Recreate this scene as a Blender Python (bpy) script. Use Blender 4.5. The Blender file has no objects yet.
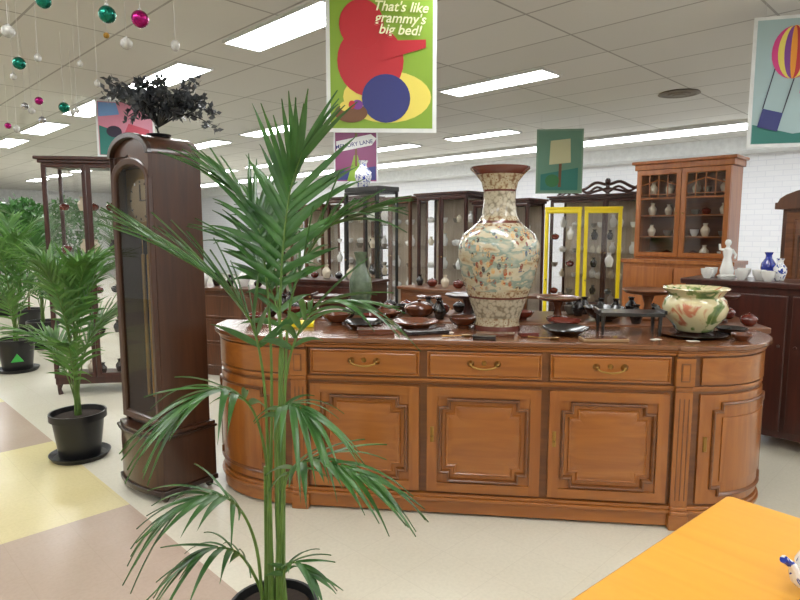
import bpy, bmesh, math, random
from mathutils import Vector, Matrix
random.seed(7)
S=bpy.context.scene
COL=S.collection
S.view_settings.view_transform='Standard'
PI=math.pi
# ------------------------------------------------------------------ materials
def C(r,g,b):
    f=lambda v:(v/255/12.92) if v/255<=.04045 else ((v/255+.055)/1.055)**2.4
    return (f(r),f(g),f(b),1)
def base(name):
    m=bpy.data.materials.new(name); m.use_nodes=True
    nt=m.node_tree; p=nt.nodes["Principled BSDF"]
    return m,nt,p
def ramp(nt,fac,stops,interp='LINEAR'):
    r=nt.nodes.new('ShaderNodeValToRGB'); r.color_ramp.interpolation=interp
    el=r.color_ramp.elements
    while len(el)<len(stops): el.new(.5)
    for e,(p,c) in zip(el,stops): e.position=p; e.color=c
    if fac is not None: nt.links.new(fac,r.inputs[0])
    return r.outputs[0]
def coords(nt,scale=(1,1,1),rot=(0,0,0)):
    t=nt.nodes.new('ShaderNodeTexCoord'); mp=nt.nodes.new('ShaderNodeMapping')
    mp.inputs['Scale'].default_value=scale; mp.inputs['Rotation'].default_value=rot
    nt.links.new(t.outputs['Object'],mp.inputs[0]); return mp.outputs[0]
def noise(nt,vec,scale=5,detail=4,dist=0):
    n=nt.nodes.new('ShaderNodeTexNoise'); n.inputs['Scale'].default_value=scale
    n.inputs['Detail'].default_value=detail; n.inputs['Distortion'].default_value=dist
    nt.links.new(vec,n.inputs['Vector']); return n.outputs[0]
def bump(nt,p,h,s=.2,d=.01):
    b=nt.nodes.new('ShaderNodeBump'); b.inputs['Strength'].default_value=s; b.inputs['Distance'].default_value=d
    nt.links.new(h,b.inputs['Height']); nt.links.new(b.outputs[0],p.inputs['Normal'])
def dk(c,k): return (c[0]*k,c[1]*k,c[2]*k,1)
def mat(name,c,rough=.5,metal=0,var=.85,sc=12,emit=0,coat=0):
    m,nt,p=base(name)
    n=noise(nt,coords(nt),sc,3)
    nt.links.new(ramp(nt,n,[(.3,dk(c,var)),(.7,c)]),p.inputs['Base Color'])
    p.inputs['Roughness'].default_value=rough; p.inputs['Metallic'].default_value=metal
    p.inputs['Coat Weight'].default_value=coat
    if emit:
        p.inputs['Emission Color'].default_value=c; p.inputs['Emission Strength'].default_value=emit
    return m
def wood(name,c1,c2,axis='X',rough=.3,coat=.3,k=1):
    m,nt,p=base(name)
    sc={'X':(.8,9,9),'Y':(9,.8,9),'Z':(9,9,.8)}[axis]
    v=coords(nt,tuple(s*k for s in sc))
    n=noise(nt,v,2.2,6,1.2)
    nt.links.new(ramp(nt,n,[(.25,c1),(.5,tuple((a+b)/2 for a,b in zip(c1,c2))),(.75,c2)]),p.inputs['Base Color'])
    p.inputs['Roughness'].default_value=rough; p.inputs['Coat Weight'].default_value=coat
    p.inputs['Coat Roughness'].default_value=.15
    bump(nt,p,n,.03,.003)
    return m
def glass(name,tint=(1,1,1,1),fac=.05):
    m=bpy.data.materials.new(name); m.use_nodes=True; nt=m.node_tree; nt.nodes.clear()
    o=nt.nodes.new('ShaderNodeOutputMaterial'); mx=nt.nodes.new('ShaderNodeMixShader')
    t=nt.nodes.new('ShaderNodeBsdfTransparent'); g=nt.nodes.new('ShaderNodeBsdfGlossy')
    t.inputs[0].default_value=tint; g.inputs['Roughness'].default_value=.03
    mx.inputs[0].default_value=fac
    nt.links.new(t.outputs[0],mx.inputs[1]); nt.links.new(g.outputs[0],mx.inputs[2]); nt.links.new(mx.outputs[0],o.inputs[0])
    return m
W_SB=wood('cherry_wood',C(132,74,24),C(164,100,40),'X',.28,.35)
W_SBZ=wood('cherry_wood_upright',C(130,72,24),C(162,98,39),'Z',.28,.35)
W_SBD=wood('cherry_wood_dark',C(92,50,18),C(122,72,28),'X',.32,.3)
W_TOP=wood('cherry_top',C(94,54,30),C(128,82,50),'X',.24,.4)
W_CL=wood('clock_wood',C(52,29,17),C(74,44,28),'Z',.28,.3)
W_CLD=wood('clock_wood_dark',C(34,19,13),C(50,31,21),'Z',.3,.3)
W_DK=wood('mahogany',C(46,20,15),C(74,34,25),'Z',.3,.3)
W_DK2=wood('walnut',C(68,38,21),C(106,64,38),'Z',.35,.2)
W_OR=wood('golden_oak',C(140,78,32),C(176,107,50),'Z',.35,.25)
W_BK=wood('ebony',C(16,16,16),C(34,32,30),'Z',.3,.3)
W_YE=mat('yellow_paint',C(240,216,24),.4,0,.95)
W_MID=wood('teak_brown',C(92,52,28),C(128,80,47),'X',.3,.3)
M_BRASS=mat('brass',C(178,142,80),.3,1)
M_ABRASS=mat('antique_brass',C(160,126,70),.32,1)
M_BLKPL=mat('black_plastic',C(22,22,24),.35)
M_SOIL=mat('potting_soil',C(50,36,26),.95,0,.5,60)
M_GLASS=glass('clear_glass')
M_WHITE=mat('white_porcelain',C(226,225,220),.15,0,.97,coat=.5)
M_CREAM=mat('cream_porcelain',C(206,194,170),.2,0,.9,coat=.4)
M_BLUE=mat('cobalt_glaze',C(25,45,150),.15,0,.7,30,coat=.5)
M_BLKLQ=mat('black_lacquer',C(28,23,22),.2,0,.8,coat=.4)
M_BRN=mat('brown_lacquer',C(104,56,32),.25,0,.6,coat=.4)
M_RED=mat('red_lacquer',C(104,38,26),.25,0,.7,coat=.4)
M_GREY=mat('grey_pottery',C(120,112,100),.6)
M_TAN=mat('tan_leather',C(156,124,86),.6)
M_PANEL=mat('light_diffuser',(.97,.99,1,1),.5,emit=20.5)
M_METALW=mat('white_metal',C(222,225,226),.4)
M_STR=mat('nylon_cord',C(200,200,200),.5)
M_STEM=mat('palm_stem',C(100,132,60),.5,0,.7,20)
def leafmat(name,c1,c2):
    m,nt,p=base(name)
    n=noise(nt,coords(nt),9,3)
    nt.links.new(ramp(nt,n,[(.3,c1),(.7,c2)]),p.inputs['Base Color'])
    p.inputs['Roughness'].default_value=.32; p.inputs['Specular IOR Level'].default_value=.55
    tr=nt.nodes.new('ShaderNodeBsdfTranslucent'); tr.inputs[0].default_value=dk(c2,1.3)
    mx=nt.nodes.new('ShaderNodeMixShader'); mx.inputs[0].default_value=.2
    o=nt.nodes['Material Output']
    nt.links.new(p.outputs[0],mx.inputs[1]); nt.links.new(tr.outputs[0],mx.inputs[2]); nt.links.new(mx.outputs[0],o.inputs[0])
    return m
M_LEAF=leafmat('palm_leaf',C(36,72,36),C(76,120,58))
M_LEAF2=leafmat('palm_leaf_bright',C(46,88,38),C(98,144,66))
M_LEAFG=leafmat('silver_leaf',C(30,32,36),C(84,88,92))
M_LEAF3=leafmat('dense_foliage',C(30,70,32),C(68,118,54))

# ------------------------------------------------------------------ mesh builder
class MB:
    def __init__(s): s.bm=bmesh.new(); s.mats=[]; s.i=0; s.M=Matrix()
    def m(s,mt):
        if mt not in s.mats: s.mats.append(mt)
        s.i=s.mats.index(mt); return s
    def v(s,x,y,z): return s.bm.verts.new(s.M@Vector((x,y,z)))
    def f(s,vs):
        try: f=s.bm.faces.new(vs)
        except ValueError: return
        f.material_index=s.i; f.smooth=True; return f
    def box(s,x0,x1,y0,y1,z0,z1):
        a=[s.v(x,y,z) for z in (z0,z1) for x,y in ((x0,y0),(x1,y0),(x1,y1),(x0,y1))]
        for q in ((3,2,1,0),(4,5,6,7),(0,1,5,4),(1,2,6,5),(2,3,7,6),(3,0,4,7)): s.f([a[k] for k in q])
        return s
    def prism(s,pts,z0,z1,inset=0):
        a=[s.v(x,y,z0) for x,y in pts]; b=[s.v(x,y,z1) for x,y in pts]; n=len(pts)
        for k in range(n): s.f([a[k],a[(k+1)%n],b[(k+1)%n],b[k]])
        s.f(a[::-1]); s.f(b); return s
    def prismy(s,pts,y0,y1):
        a=[s.v(x,y0,z) for x,z in pts]; b=[s.v(x,y1,z) for x,z in pts]; n=len(pts)
        for k in range(n): s.f([a[k],a[(k+1)%n],b[(k+1)%n],b[k]])
        s.f(a[::-1]); s.f(b); return s
    def lathe(s,prof,cx=0,cy=0,cz=0,seg=24,sx=1,sy=1):
        rings=[]
        for r,z in prof:
            if r<1e-5: rings.append([s.v(cx,cy,cz+z)])
            else: rings.append([s.v(cx+sx*r*math.cos(2*PI*k/seg),cy+sy*r*math.sin(2*PI*k/seg),cz+z) for k in range(seg)])
        for A,B in zip(rings,rings[1:]):
            for k in range(seg):
                k2=(k+1)%seg
                if len(A)==1 and len(B)==1: continue
                if len(A)==1: s.f([A[0],B[k2],B[k]])
                elif len(B)==1: s.f([A[k],A[k2],B[0]])
                else: s.f([A[k],A[k2],B[k2],B[k]])
        if len(rings[0])>1: s.f(rings[0][::-1])
        if len(rings[-1])>1: s.f(rings[-1])
        return s
    def tube(s,pts,rad,seg=6):
        P=[Vector(p) for p in pts]; rings=[]
        for i,p in enumerate(P):
            t=(P[min(i+1,len(P)-1)]-P[max(i-1,0)]).normalized()
            a=t.cross(Vector((0,0,1)))
            if a.length<.05: a=t.cross(Vector((0,1,0)))
            a.normalize(); b=t.cross(a)
            r=rad[i] if isinstance(rad,(list,tuple)) else rad
            rings.append([s.v(*(p+a*r*math.cos(2*PI*k/seg)+b*r*math.sin(2*PI*k/seg))) for k in range(seg)])
        for A,B in zip(rings,rings[1:]):
            for k in range(seg): s.f([A[k],A[(k+1)%seg],B[(k+1)%seg],B[k]])
        s.f(rings[0][::-1]); s.f(rings[-1]); return s
    def mould(s,loop,prof,fn,cap=True):
        prev=None
        for t,d in prof:
            L=[s.v(*fn(x,z,d)) for x,z in loop(t)]
            if prev:
                n=len(L)
                for k in range(n): s.f([prev[k],prev[(k+1)%n],L[(k+1)%n],L[k]])
            prev=L
        if cap: s.f(prev)
        return s
    def ball(s,c,r,seg=16,sz=1):
        pr=[(r*math.sin(PI*k/(seg//2)),-r*sz*math.cos(PI*k/(seg//2))) for k in range(seg//2+1)]
        pr[0]=(0,-r*sz); pr[-1]=(0,r*sz)
        return s.lathe(pr,c[0],c[1],c[2],seg)
    def done(s,name,parent=None,label=None,cat=None,loc=(0,0,0),rz=0,bev=0,group=None,kind=None,ang=.6,norm=True):
        if norm: bmesh.ops.recalc_face_normals(s.bm,faces=s.bm.faces[:])
        for e in s.bm.edges:
            if len(e.link_faces)==2 and e.calc_face_angle(0)>ang: e.smooth=False
        me=bpy.data.meshes.new(name); s.bm.to_mesh(me); s.bm.free()
        for mt in s.mats: me.materials.append(mt)
        o=bpy.data.objects.new(name,me); o.location=loc; o.rotation_euler=(0,0,rz)
        COL.objects.link(o)
        if parent: o.parent=parent
        if label: o["label"]=label
        if cat: o["category"]=cat
        if group: o["group"]=group
        if kind: o["kind"]=kind
        if bev:
            b=o.modifiers.new('bevel','BEVEL'); b.width=bev; b.segments=2; b.limit_method='ANGLE'; b.angle_limit=.7
        return o
def thing(name,label,cat,loc=(0,0,0),rz=0,group=None):
    e=bpy.data.objects.new(name,None); e.empty_display_size=.1
    e.location=loc; e.rotation_euler=(0,0,rz); e["label"]=label; e["category"]=cat
    if group: e["group"]=group
    COL.objects.link(e); return e
def dup(o,loc,rz=None,scale=None,label=None,group=None):
    def cp(x,par):
        c=x.copy(); COL.objects.link(c)
        if par: c.parent=par
        for ch in x.children: cp(ch,c)
        return c
    c=cp(o,None); c.location=loc
    if rz is not None: c.rotation_euler=(0,0,rz)
    if scale: c.scale=(scale,)*3
    if label: c["label"]=label
    if group: c["group"]=group
    return c
def cr(pts,n):
    P=[Vector(p) for p in pts]; P=[P[0]*2-P[1]]+P+[P[-1]*2-P[-2]]
    out=[]; segs=len(P)-3
    for i in range(n+1):
        u=i/n*segs; k=min(int(u),segs-1); t=u-k
        a,b,c,d=P[k:k+4]
        out.append(.5*((2*b)+(c-a)*t+(2*a-5*b+4*c-d)*t*t+(3*b-a-3*c+d)*t**3))
    return out
def text(body,size,mt,parent,loc,name='lettering',rot=(PI/2,0,0),align='CENTER',shear=0,ext=.0008,fat=.012):
    cu=bpy.data.curves.new(name,'FONT'); cu.body=body; cu.size=size; cu.extrude=ext; cu.align_x=align; cu.shear=shear
    cu.space_line=.82; cu.offset=size*fat
    t=bpy.data.objects.new(name+'_tmp',cu); COL.objects.link(t)
    bpy.context.view_layer.update()
    me=bpy.data.meshes.new_from_object(t.evaluated_get(bpy.context.evaluated_depsgraph_get()))
    bpy.data.objects.remove(t)
    me.materials.clear(); me.materials.append(mt)
    o=bpy.data.objects.new(name,me); o.parent=parent; o.location=loc; o.rotation_euler=rot
    COL.objects.link(o); return o
R45=PI/4
def RB(b,a,z=0): return ((b-a)*.7071,(b+a)*.7071,z)

# ------------------------------------------------------------------ room
CH=3.0
def floor_mat():
    m,nt,p=base('vinyl_tiles'); N=nt.nodes; Lk=nt.links
    v=coords(nt)
    sep=N.new('ShaderNodeSeparateXYZ'); Lk.new(v,sep.inputs[0])
    def M(op,a,b=None,c=None):
        q=N.new('ShaderNodeMath'); q.operation=op
        for i,x in enumerate((a,b,c)):
            if x is None: continue
            if isinstance(x,(int,float)): q.inputs[i].default_value=x
            else: Lk.new(x,q.inputs[i])
        return q.outputs[0]
    ax=sep.outputs[0]; ay=sep.outputs[1]
    strip=M('LESS_THAN',ax,1.22)
    ck=M('FLOORED_MODULO',M('FLOOR',M('DIVIDE',M('ADD',ay,-3.4),1.46)),2)
    ck2=M('FLOORED_MODULO',M('ADD',M('FLOOR',M('DIVIDE',M('ADD',ax,-1.22),2.92)),ck),2)
    n=noise(nt,v,1.3,5); n2=noise(nt,v,60,3)
    cream=ramp(nt,n,[(.3,C(203,197,178)),(.7,C(212,207,190))])
    yel=ramp(nt,n,[(.3,C(206,192,144)),(.7,C(214,201,156))])
    bei=ramp(nt,n,[(.3,C(172,152,136)),(.7,C(182,163,148))])
    def mix(f,a,b,bt='MIX'):
        q=N.new('ShaderNodeMix'); q.data_type='RGBA'; q.blend_type=bt
        if isinstance(f,(int,float)): q.inputs[0].default_value=f
        else: Lk.new(f,q.inputs[0])
        Lk.new(a,q.inputs[6]); Lk.new(b,q.inputs[7]); return q.outputs[2]
    chk=mix(ck2,bei,yel)
    col=mix(strip,cream,chk)
    fx=M('ABSOLUTE',M('SUBTRACT',M('FRACT',M('DIVIDE',ax,.3)),.5)); fy=M('ABSOLUTE',M('SUBTRACT',M('FRACT',M('DIVIDE',ay,.3)),.5))
    g=M('GREATER_THAN',M('MAXIMUM',fx,fy),.495)
    g2=M('MULTIPLY',g,.12)
    blk=N.new('ShaderNodeRGB'); blk.outputs[0].default_value=C(120,105,85)
    col=mix(g2,col,blk.outputs[0])
    spk=ramp(nt,n2,[(.35,(.95,.95,.95,1)),(.6,(1,1,1,1))])
    col=mix(1.0,col,spk,'MULTIPLY')
    Lk.new(col,p.inputs['Base Color']); p.inputs['Roughness'].default_value=.24
    return m
def ceil_mat():
    m,nt,p=base('ceiling_tiles'); N=nt.nodes; Lk=nt.links
    v=coords(nt); br=N.new('ShaderNodeTexBrick'); Lk.new(v,br.inputs['Vector'])
    br.offset=0; br.inputs['Scale'].default_value=1; br.inputs['Brick Width'].default_value=.6; br.inputs['Row Height'].default_value=1.2
    br.inputs['Mortar Size'].default_value=.009; br.inputs['Mortar Smooth'].default_value=.1
    br.inputs['Color1'].default_value=C(212,212,210); br.inputs['Color2'].default_value=C(206,206,204); br.inputs['Mortar'].default_value=C(160,160,158)
    Lk.new(br.outputs[0],p.inputs['Base Color']); p.inputs['Roughness'].default_value=.9
    return m
def brick_mat():
    m,nt,p=base('painted_brick'); N=nt.nodes; Lk=nt.links
    t=N.new('ShaderNodeTexCoord'); br=N.new('ShaderNodeTexBrick'); 
    sp=N.new('ShaderNodeSeparateXYZ'); cb=N.new('ShaderNodeCombineXYZ')
    Lk.new(t.outputs['Object'],sp.inputs[0]); Lk.new(sp.outputs[1],cb.inputs[0]); Lk.new(sp.outputs[2],cb.inputs[1]); Lk.new(cb.outputs[0],br.inputs['Vector'])
    br.inputs['Scale'].default_value=1; br.inputs['Brick Width'].default_value=.24; br.inputs['Row Height'].default_value=.086
    br.inputs['Mortar Size'].default_value=.005; br.inputs['Color1'].default_value=C(238,240,246); br.inputs['Color2'].default_value=C(234,236,243); br.inputs['Mortar'].default_value=C(224,227,236)
    Lk.new(br.outputs[0],p.inputs['Base Color']); p.inputs['Roughness'].default_value=.6
    bump(nt,p,br.outputs['Fac'],-.12,.006)
    return m
def st(name,mb): 
    return mb.done(name,kind="structure",rz=R45)
B0,B1,A0,A1=-5,11,-6,25
st('floor',MB().m(floor_mat()).box(B0,B1,A0,A1,-.1,0))
st('ceiling',MB().m(ceil_mat()).box(B0,B1,A0,A1,CH,CH+.1))
BW=brick_mat()
st('wall_east',MB().m(BW).box(B1,B1+.15,A0,A1,0,CH))
M_WALL=mat('pale_wall_paint',C(228,230,233),.7)
st('wall_north',MB().m(M_WALL).box(B0,B1,A1,A1+.15,0,CH))
st('wall_west',MB().m(M_WALL).box(B0-.15,B0,A0,A1,0,CH))
st('wall_south',MB().m(M_WALL).box(B0,B1,A0-.15,A0,0,CH))
st('trim_1',MB().m(M_METALW).box(B1-.5,B1-.001,A0,A1,CH-.22,CH-.001))
st('baseboard_east',MB().m(M_METALW).box(B1-.02,B1-.001,A0,A1,0,.12))
def panel(b,a,first=[None],L=1.2,Wd=.3):
    if first[0] is None:
        t=thing('ceiling_light','rectangular fluorescent ceiling light set in white frame','ceiling light',RB(b,a,CH-.001),R45,'fluorescent ceiling lights')
        mb=MB().m(M_METALW)
        for q in ((-Wd/2-.02,-Wd/2,-L/2-.02,L/2+.02),(Wd/2,Wd/2+.02,-L/2-.02,L/2+.02),(-Wd/2,Wd/2,-L/2-.02,-L/2),(-Wd/2,Wd/2,L/2,L/2+.02)):
            mb.box(*q,-.02,0)
        mb.done('light_frame',t)
        MB().m(M_PANEL).box(-Wd/2,Wd/2,-L/2,L/2,-.018,-.004).done('diffuser',t,label='glowing white diffuser')
        first[0]=t; return t
    return dup(first[0],RB(b,a,CH-.001))
for b in (2.6,5.0,7.5):
    for a in [3.75+2.0*k for k in range(-4,9)]:
        if b==7.5 and 1<a<4: continue
        if b==5.0 and 1<a<2: continue
        panel(b,a-(.1 if b==5.0 else 0))
for b in (.2,-2.4):  # extra rows outside the view, added to brighten the room
    for a in [2.75+2.0*k for k in range(-4,7)]: panel(b,a)
tr=thing('strip_light','long continuous fluorescent strip light in white channel','strip light',RB(9.1,7,CH-.001),R45)
MB().m(M_METALW).box(-.2,.2,-11,11,-.05,0).done('channel',tr)
MB().m(mat('strip_diffuser',(.96,.98,1,1),.5,emit=11)).box(-.15,.15,-10.9,10.9,-.085,-.051).done('tube',tr)
v=thing('ceiling_vent','round grey ceiling air vent','air vent',(2.96,6.57,CH-.001))
MB().m(M_GREY).lathe([(.2,0),(.21,-.012),(.17,-.02),(.16,-.01),(.12,-.01),(.11,-.025),(.07,-.02),(.06,-.03),(0,-.03)]).done('vent_ring',v)
# ------------------------------------------------------------------ sideboard
SBL=(.445,3.12,0); SBR=-.125
c,s_=math.cos(SBR),math.sin(SBR)
def SBW(x,y,z=0): return (SBL[0]+x*c-y*s_, SBL[1]+x*s_+y*c, z)
XL=.07
EX,EY,SX,BK=.48,.42,1.05,.54
def outline(o,pil=True):
    P=[(-SX-EX-XL-o,BK),(-SX-EX-XL-o,EY)]
    n=14
    for k in range(1,n+1):
        f=PI/2*k/n; P.append((-SX-(EX+XL+o)*math.cos(f),EY-(EY+o)*math.sin(f)))
    if pil: P+=[(-SX,-o-.018),(-.965,-o-.018),(-.965,-o),(.965,-o),(.965,-o-.018),(SX,-o-.018)]
    for k in range(n,0,-1):
        f=PI/2*k/n; P.append((SX+(EX+o)*math.cos(f),EY-(EY+o)*math.sin(f)))
    P+=[(SX+EX+o,EY),(SX+EX+o,BK)]
    return P
sb=thing('sideboard','long carved cherry wood sideboard with bowed end doors','sideboard',SBL,SBR)
MB().m(W_SBD).prism(outline(0),.10,.93).done('body',sb)
MB().m(W_SB).prism(outline(.012),.012,.085).prism(outline(.028),.085,.105).prism(outline(.018),.105,.125).done('plinth',sb,bev=.004)
MB().m(W_TOP).prism(outline(.045),.952,.977).m(W_SB).prism(outline(.032),.94,.952).prism(outline(.02),.92,.94).done('top',sb,bev=.005)
MB().m(W_SB).prism(outline(.012),.745,.762).prism(outline(.006),.735,.745).done('moulding',sb,bev=.002)
for sx in (-1,1):
    x0,x1=(sx*1.05,sx*.965) if sx<0 else (.965,1.05)
    mb=MB().m(W_SBZ).box(x0,x1,-.03,-.005,.125,.735).m(W_SBD)
    for k in range(3):
        xx=x0+.02+k*.0225; mb.m(W_SBD).box(xx,xx+.006,-.032,-.029,.16,.70)
    mb.m(W_SB).box(x0-.004,x1+.004,-.036,-.005,.765,.91).m(W_SBD).box(x0+.02,x1-.02,-.04,-.036,.79,.885).m(W_SB).box(x0+.026,x1-.026,-.043,-.039,.796,.879)
    mb.done('pilaster',sb,bev=.002)
    MB().m(W_SB).prism([(x0-.006,-.042),(x1+.006,-.042),(x1+.006,.06),(x0-.006,.06)],0,.085).done('foot',sb,bev=.006)
    MB().m(W_SB).box(sx*1.46-.04,sx*1.46+.04,.43,.52,0,.03).done('foot',sb)
flat=lambda x,z,d:(x,-d,z)
def notch(cx,cz,w,h,n):
    def L(t):
        hw,hh=w/2-t,h/2-t
        return [(cx+x,cz+z) for x,z in [(-hw+n,-hh),(hw-n,-hh),(hw-n,-hh+n),(hw,-hh+n),(hw,hh-n),(hw-n,hh-n),(hw-n,hh),(-hw+n,hh),(-hw+n,hh-n),(-hw,hh-n),(-hw,-hh+n),(-hw+n,-hh+n)]]
    return L
def rect(cx,cz,w,h):
    def L(t):
        hw,hh=w/2-t,h/2-t
        return [(cx-hw,cz-hh),(cx+hw,cz-hh),(cx+hw,cz+hh),(cx-hw,cz+hh)]
    return L
def handle(par,x,z,d):
    mb=MB().m(M_ABRASS)
    pts=[(x-.07+.14*k/14,-d-.022-.008*math.sin(PI*k/14),z-.024*(math.sin(PI*k/14)**.45)) for k in range(15)]
    mb.tube(pts,.005,6)
    for sx in (-.07,.07):
        mb.tube([(x+sx,-d,z),(x+sx,-d-.022,z)],[.019,.007],10)
        mb.ball((x+sx,-d-.02,z),.009,8)
    mb.tube([(x,-d,z+.004),(x,-d-.006,z+.004)],[.014,.010],10)
    mb.done('handle',par,label='brass bail handle')
for k in (-1,0,1):
    cx=k*.643
    dr=MB().m(W_SB).mould(rect(cx,.842,.60,.138),[(0,0),(0,.016),(.006,.018),(.012,.012),(.016,.018),(.02,.02)],flat).done('drawer',sb,ang=.3)
    handle(dr,cx,.852,.02)
    dw=.60
    mb=MB().m(W_SBZ).box(cx-dw/2,cx+dw/2,-.012,-.001,.14,.72)
    for q in ((cx-dw/2,cx-dw/2+.055,.14,.72),(cx+dw/2-.055,cx+dw/2,.14,.72)): mb.box(q[0],q[1],-.024,-.01,q[2],q[3])
    mb.m(W_SB)
    for z0,z1 in ((.14,.19),(.67,.72)): mb.box(cx-dw/2+.055,cx+dw/2-.055,-.024,-.01,z0,z1)
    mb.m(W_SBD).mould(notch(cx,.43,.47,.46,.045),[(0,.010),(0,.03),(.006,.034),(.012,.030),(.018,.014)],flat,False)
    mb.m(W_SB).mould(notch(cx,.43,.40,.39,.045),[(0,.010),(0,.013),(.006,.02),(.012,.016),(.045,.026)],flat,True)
    dr=mb.done('door',sb,ang=.3)
    kx=cx-dw/2+.028
    MB().m(M_ABRASS).mould(rect(kx,.46,.018,.085),[(0,.023),(0,.026),(.003,.028)],flat).tube([(kx,-.026,.45),(kx,-.045,.45)],.004,6).done('escutcheon',dr,label='brass key plate')
LC=.70
def curved(sgn):
    def fn(x,z,d):
        f=-PI/2+PI/2*(x/LC)
        return (sgn*(SX+(EX+(XL if sgn<0 else 0)+d)*math.cos(f)),EY+(EY+d)*math.sin(f),z)
    return fn
def dens(L):
    def G(t):
        P=L(t); out=[]
        n=len(P)
        for k in range(n):
            a,b=P[k],P[(k+1)%n]; q=10 if abs(a[0]-b[0])>.1 else 1
            for j in range(q): out.append((a[0]+(b[0]-a[0])*j/q,a[1]+(b[1]-a[1])*j/q))
        return out
    return G
for sgn in (-1,1):
    fn=curved(sgn)
    def sheet(mb,x0,x1,z0,z1,d0,d1,n=14):
        A=[[mb.v(*fn(x0+(x1-x0)*k/n,z,d)) for k in range(n+1)] for z,d in ((z0,d0),(z0,d1),(z1,d1),(z1,d0))]
        for u in range(3):
            for k in range(n): mb.f([A[u][k],A[u][k+1],A[u+1][k+1],A[u+1][k]])
        for e in (0,n): mb.f([A[0][e],A[1][e],A[2][e],A[3][e]])
    mb=MB().m(W_SBZ); sheet(mb,.04,.66,.14,.72,.0,.012)
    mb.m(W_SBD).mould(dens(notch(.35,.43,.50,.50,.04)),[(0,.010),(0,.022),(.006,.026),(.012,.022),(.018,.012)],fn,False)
    mb.m(W_SBZ); sheet(mb,.15,.55,.26,.60,.01,.018)
    d=mb.done('door',sb,ang=.4)
    kx=.07
    MB().m(M_ABRASS).mould(rect(kx,.46,.018,.08),[(0,.012),(0,.016),(.003,.02)],fn).done('escutcheon',d,label='brass key plate')
    mb=MB().m(W_SB); sheet(mb,.04,.66,.772,.91,.0,.014)
    mb.done('frieze_panel',sb,ang=.4)
# ------------------------------------------------------------------ second cabinet behind
rc=thing('buffet_cabinet','plain brown wooden buffet standing behind the sideboard','cabinet',SBW(.10,.62),SBR)
MB().m(W_MID).box(-1.56,1.56,.02,.55,.08,.94).done('body',rc,bev=.004)
MB().m(W_MID).box(-1.60,1.60,0,.60,.94,.975).done('top',rc,bev=.006)
MB().m(W_DK2).box(-1.54,1.54,.04,.53,0,.08).done('plinth',rc)
MB().m(W_MID).mould(lambda t:[(.06+t,.16+t),(.5-t,.16+t),(.5-t,.86-t),(.06+t,.86-t)],[(0,0),(0,.012),(.01,.014),(.02,.006)],lambda x,z,d:(1.56+d,x,z)).done('side_panel',rc)
# ------------------------------------------------------------------ longcase clock
ck=thing('longcase_clock','tall dark brown longcase clock with arched glass door','clock',(-1.505,3.43,0),math.radians(-38.3))
w=.21
def bow(o,y0=0,y1=.31):
    P=[(-w-o,y1+o*.3),(-w-o,y0)]
    for k in range(9):
        t=-1+2*k/8; P.append(((w+o)*t,y0-o-.05*(1-t*t)))
    return P+[(w+o,y0),(w+o,y1+o*.3)]
MB().m(W_CLD).prism(bow(.038),.045,.075).m(W_CL).prism(bow(.026),.075,.375).m(W_CLD).prism(bow(.042),.375,.39).m(W_CL).prism(bow(.028),.39,.41).done('base',ck,bev=.003)
for x,y in ((-w,-.01),(w,-.01),(-w,.28),(w,.28)):
    MB().m(W_CLD).ball((x,y,.025),.025,12).done('foot',ck)
mb=MB().m(W_CL).box(-w,-w+.02,0,.3,.41,1.97).box(w-.02,w,0,.3,.41,1.97).m(W_CLD).box(-w+.02,w-.02,.28,.3,.41,1.97).box(-w+.02,-w+.024,.005,.28,.43,1.9).box(w-.024,w-.02,.005,.28,.43,1.9).m(W_CL).box(-w+.02,w-.02,.01,.28,.41,.43).box(-w+.02,w-.02,.01,.28,1.9,1.97)
mb.done('case',ck,bev=.003)
arch=[(-w-.004,1.965),(w+.004,1.965)]+[((w+.004)*math.cos(PI*k/16),1.97+.115*math.sin(PI*k/16)) for k in range(17)]
mb=MB().m(W_CL).prismy(arch,-.0,.30)
mb.m(W_CLD).prismy([((w+.012)*math.cos(PI*k/16),1.965+.125*math.sin(PI*k/16)) for k in range(17)]+[((w-.02)*math.cos(PI-PI*k/16),1.965+.095*math.sin(PI*k/16)) for k in range(17)],-.03,.0)
mb.done('pediment',ck,bev=.003)
def archloop(t):
    x=w-.005-t; z0=.44+t; z1=1.83
    return [(-x,z0),(x,z0)]+[(x*math.cos(PI*k/16),z1+(.125-t)*math.sin(PI*k/16)) for k in range(17)]
dr=MB().m(W_CL).mould(archloop,[(0,.0),(0,.022),(.008,.026),(.035,.022),(.042,.012),(.042,0)],flat,False).done('door',ck,ang=.4)
MB().m(glass('clock_glass',(.75,.75,.75,1),.10)).mould(archloop,[(.041,.008)],flat,True).done('glass_pane',dr)
mb=MB().m(W_CL)
mb.prismy([(-w+.0,1.84),(-w,1.972)]+[((w-.006)*math.cos(PI-PI*k/16),1.83+.125*math.sin(PI*k/16)) for k in range(0,9)][1:]+[(0,1.972)],-.02,-.0)
mb.prismy([(w,1.84),(w,1.972),(0,1.972)]+[((w-.006)*math.cos(PI-PI*k/16),1.83+.125*math.sin(PI*k/16)) for k in range(8,17)][:-1],-.02,-.0)
mb.done('spandrel',ck)
dl=MB().m(M_ABRASS).box(-.165,.165,.05,.06,1.56,1.90).done('dial_plate',ck,label='brass dial plate')
rgv=lambda t:[((.12-t)*math.cos(2*PI*k/32),1.72+(.12-t)*math.sin(2*PI*k/32)) for k in range(32)]
MB().m(mat('dim_dial',C(150,132,104),.4)).mould(rgv,[(0,-.05),(0,-.045),(.01,-.043)],flat).done('dial',dl,label='dim brown metal dial face')  # dial colour kept dim so the face hardly shows
mb=MB().m(M_BLKLQ).box(-.004,.004,.038,.042,1.72,1.81).box(-.003,.06,.036,.040,1.717,1.723)
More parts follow.
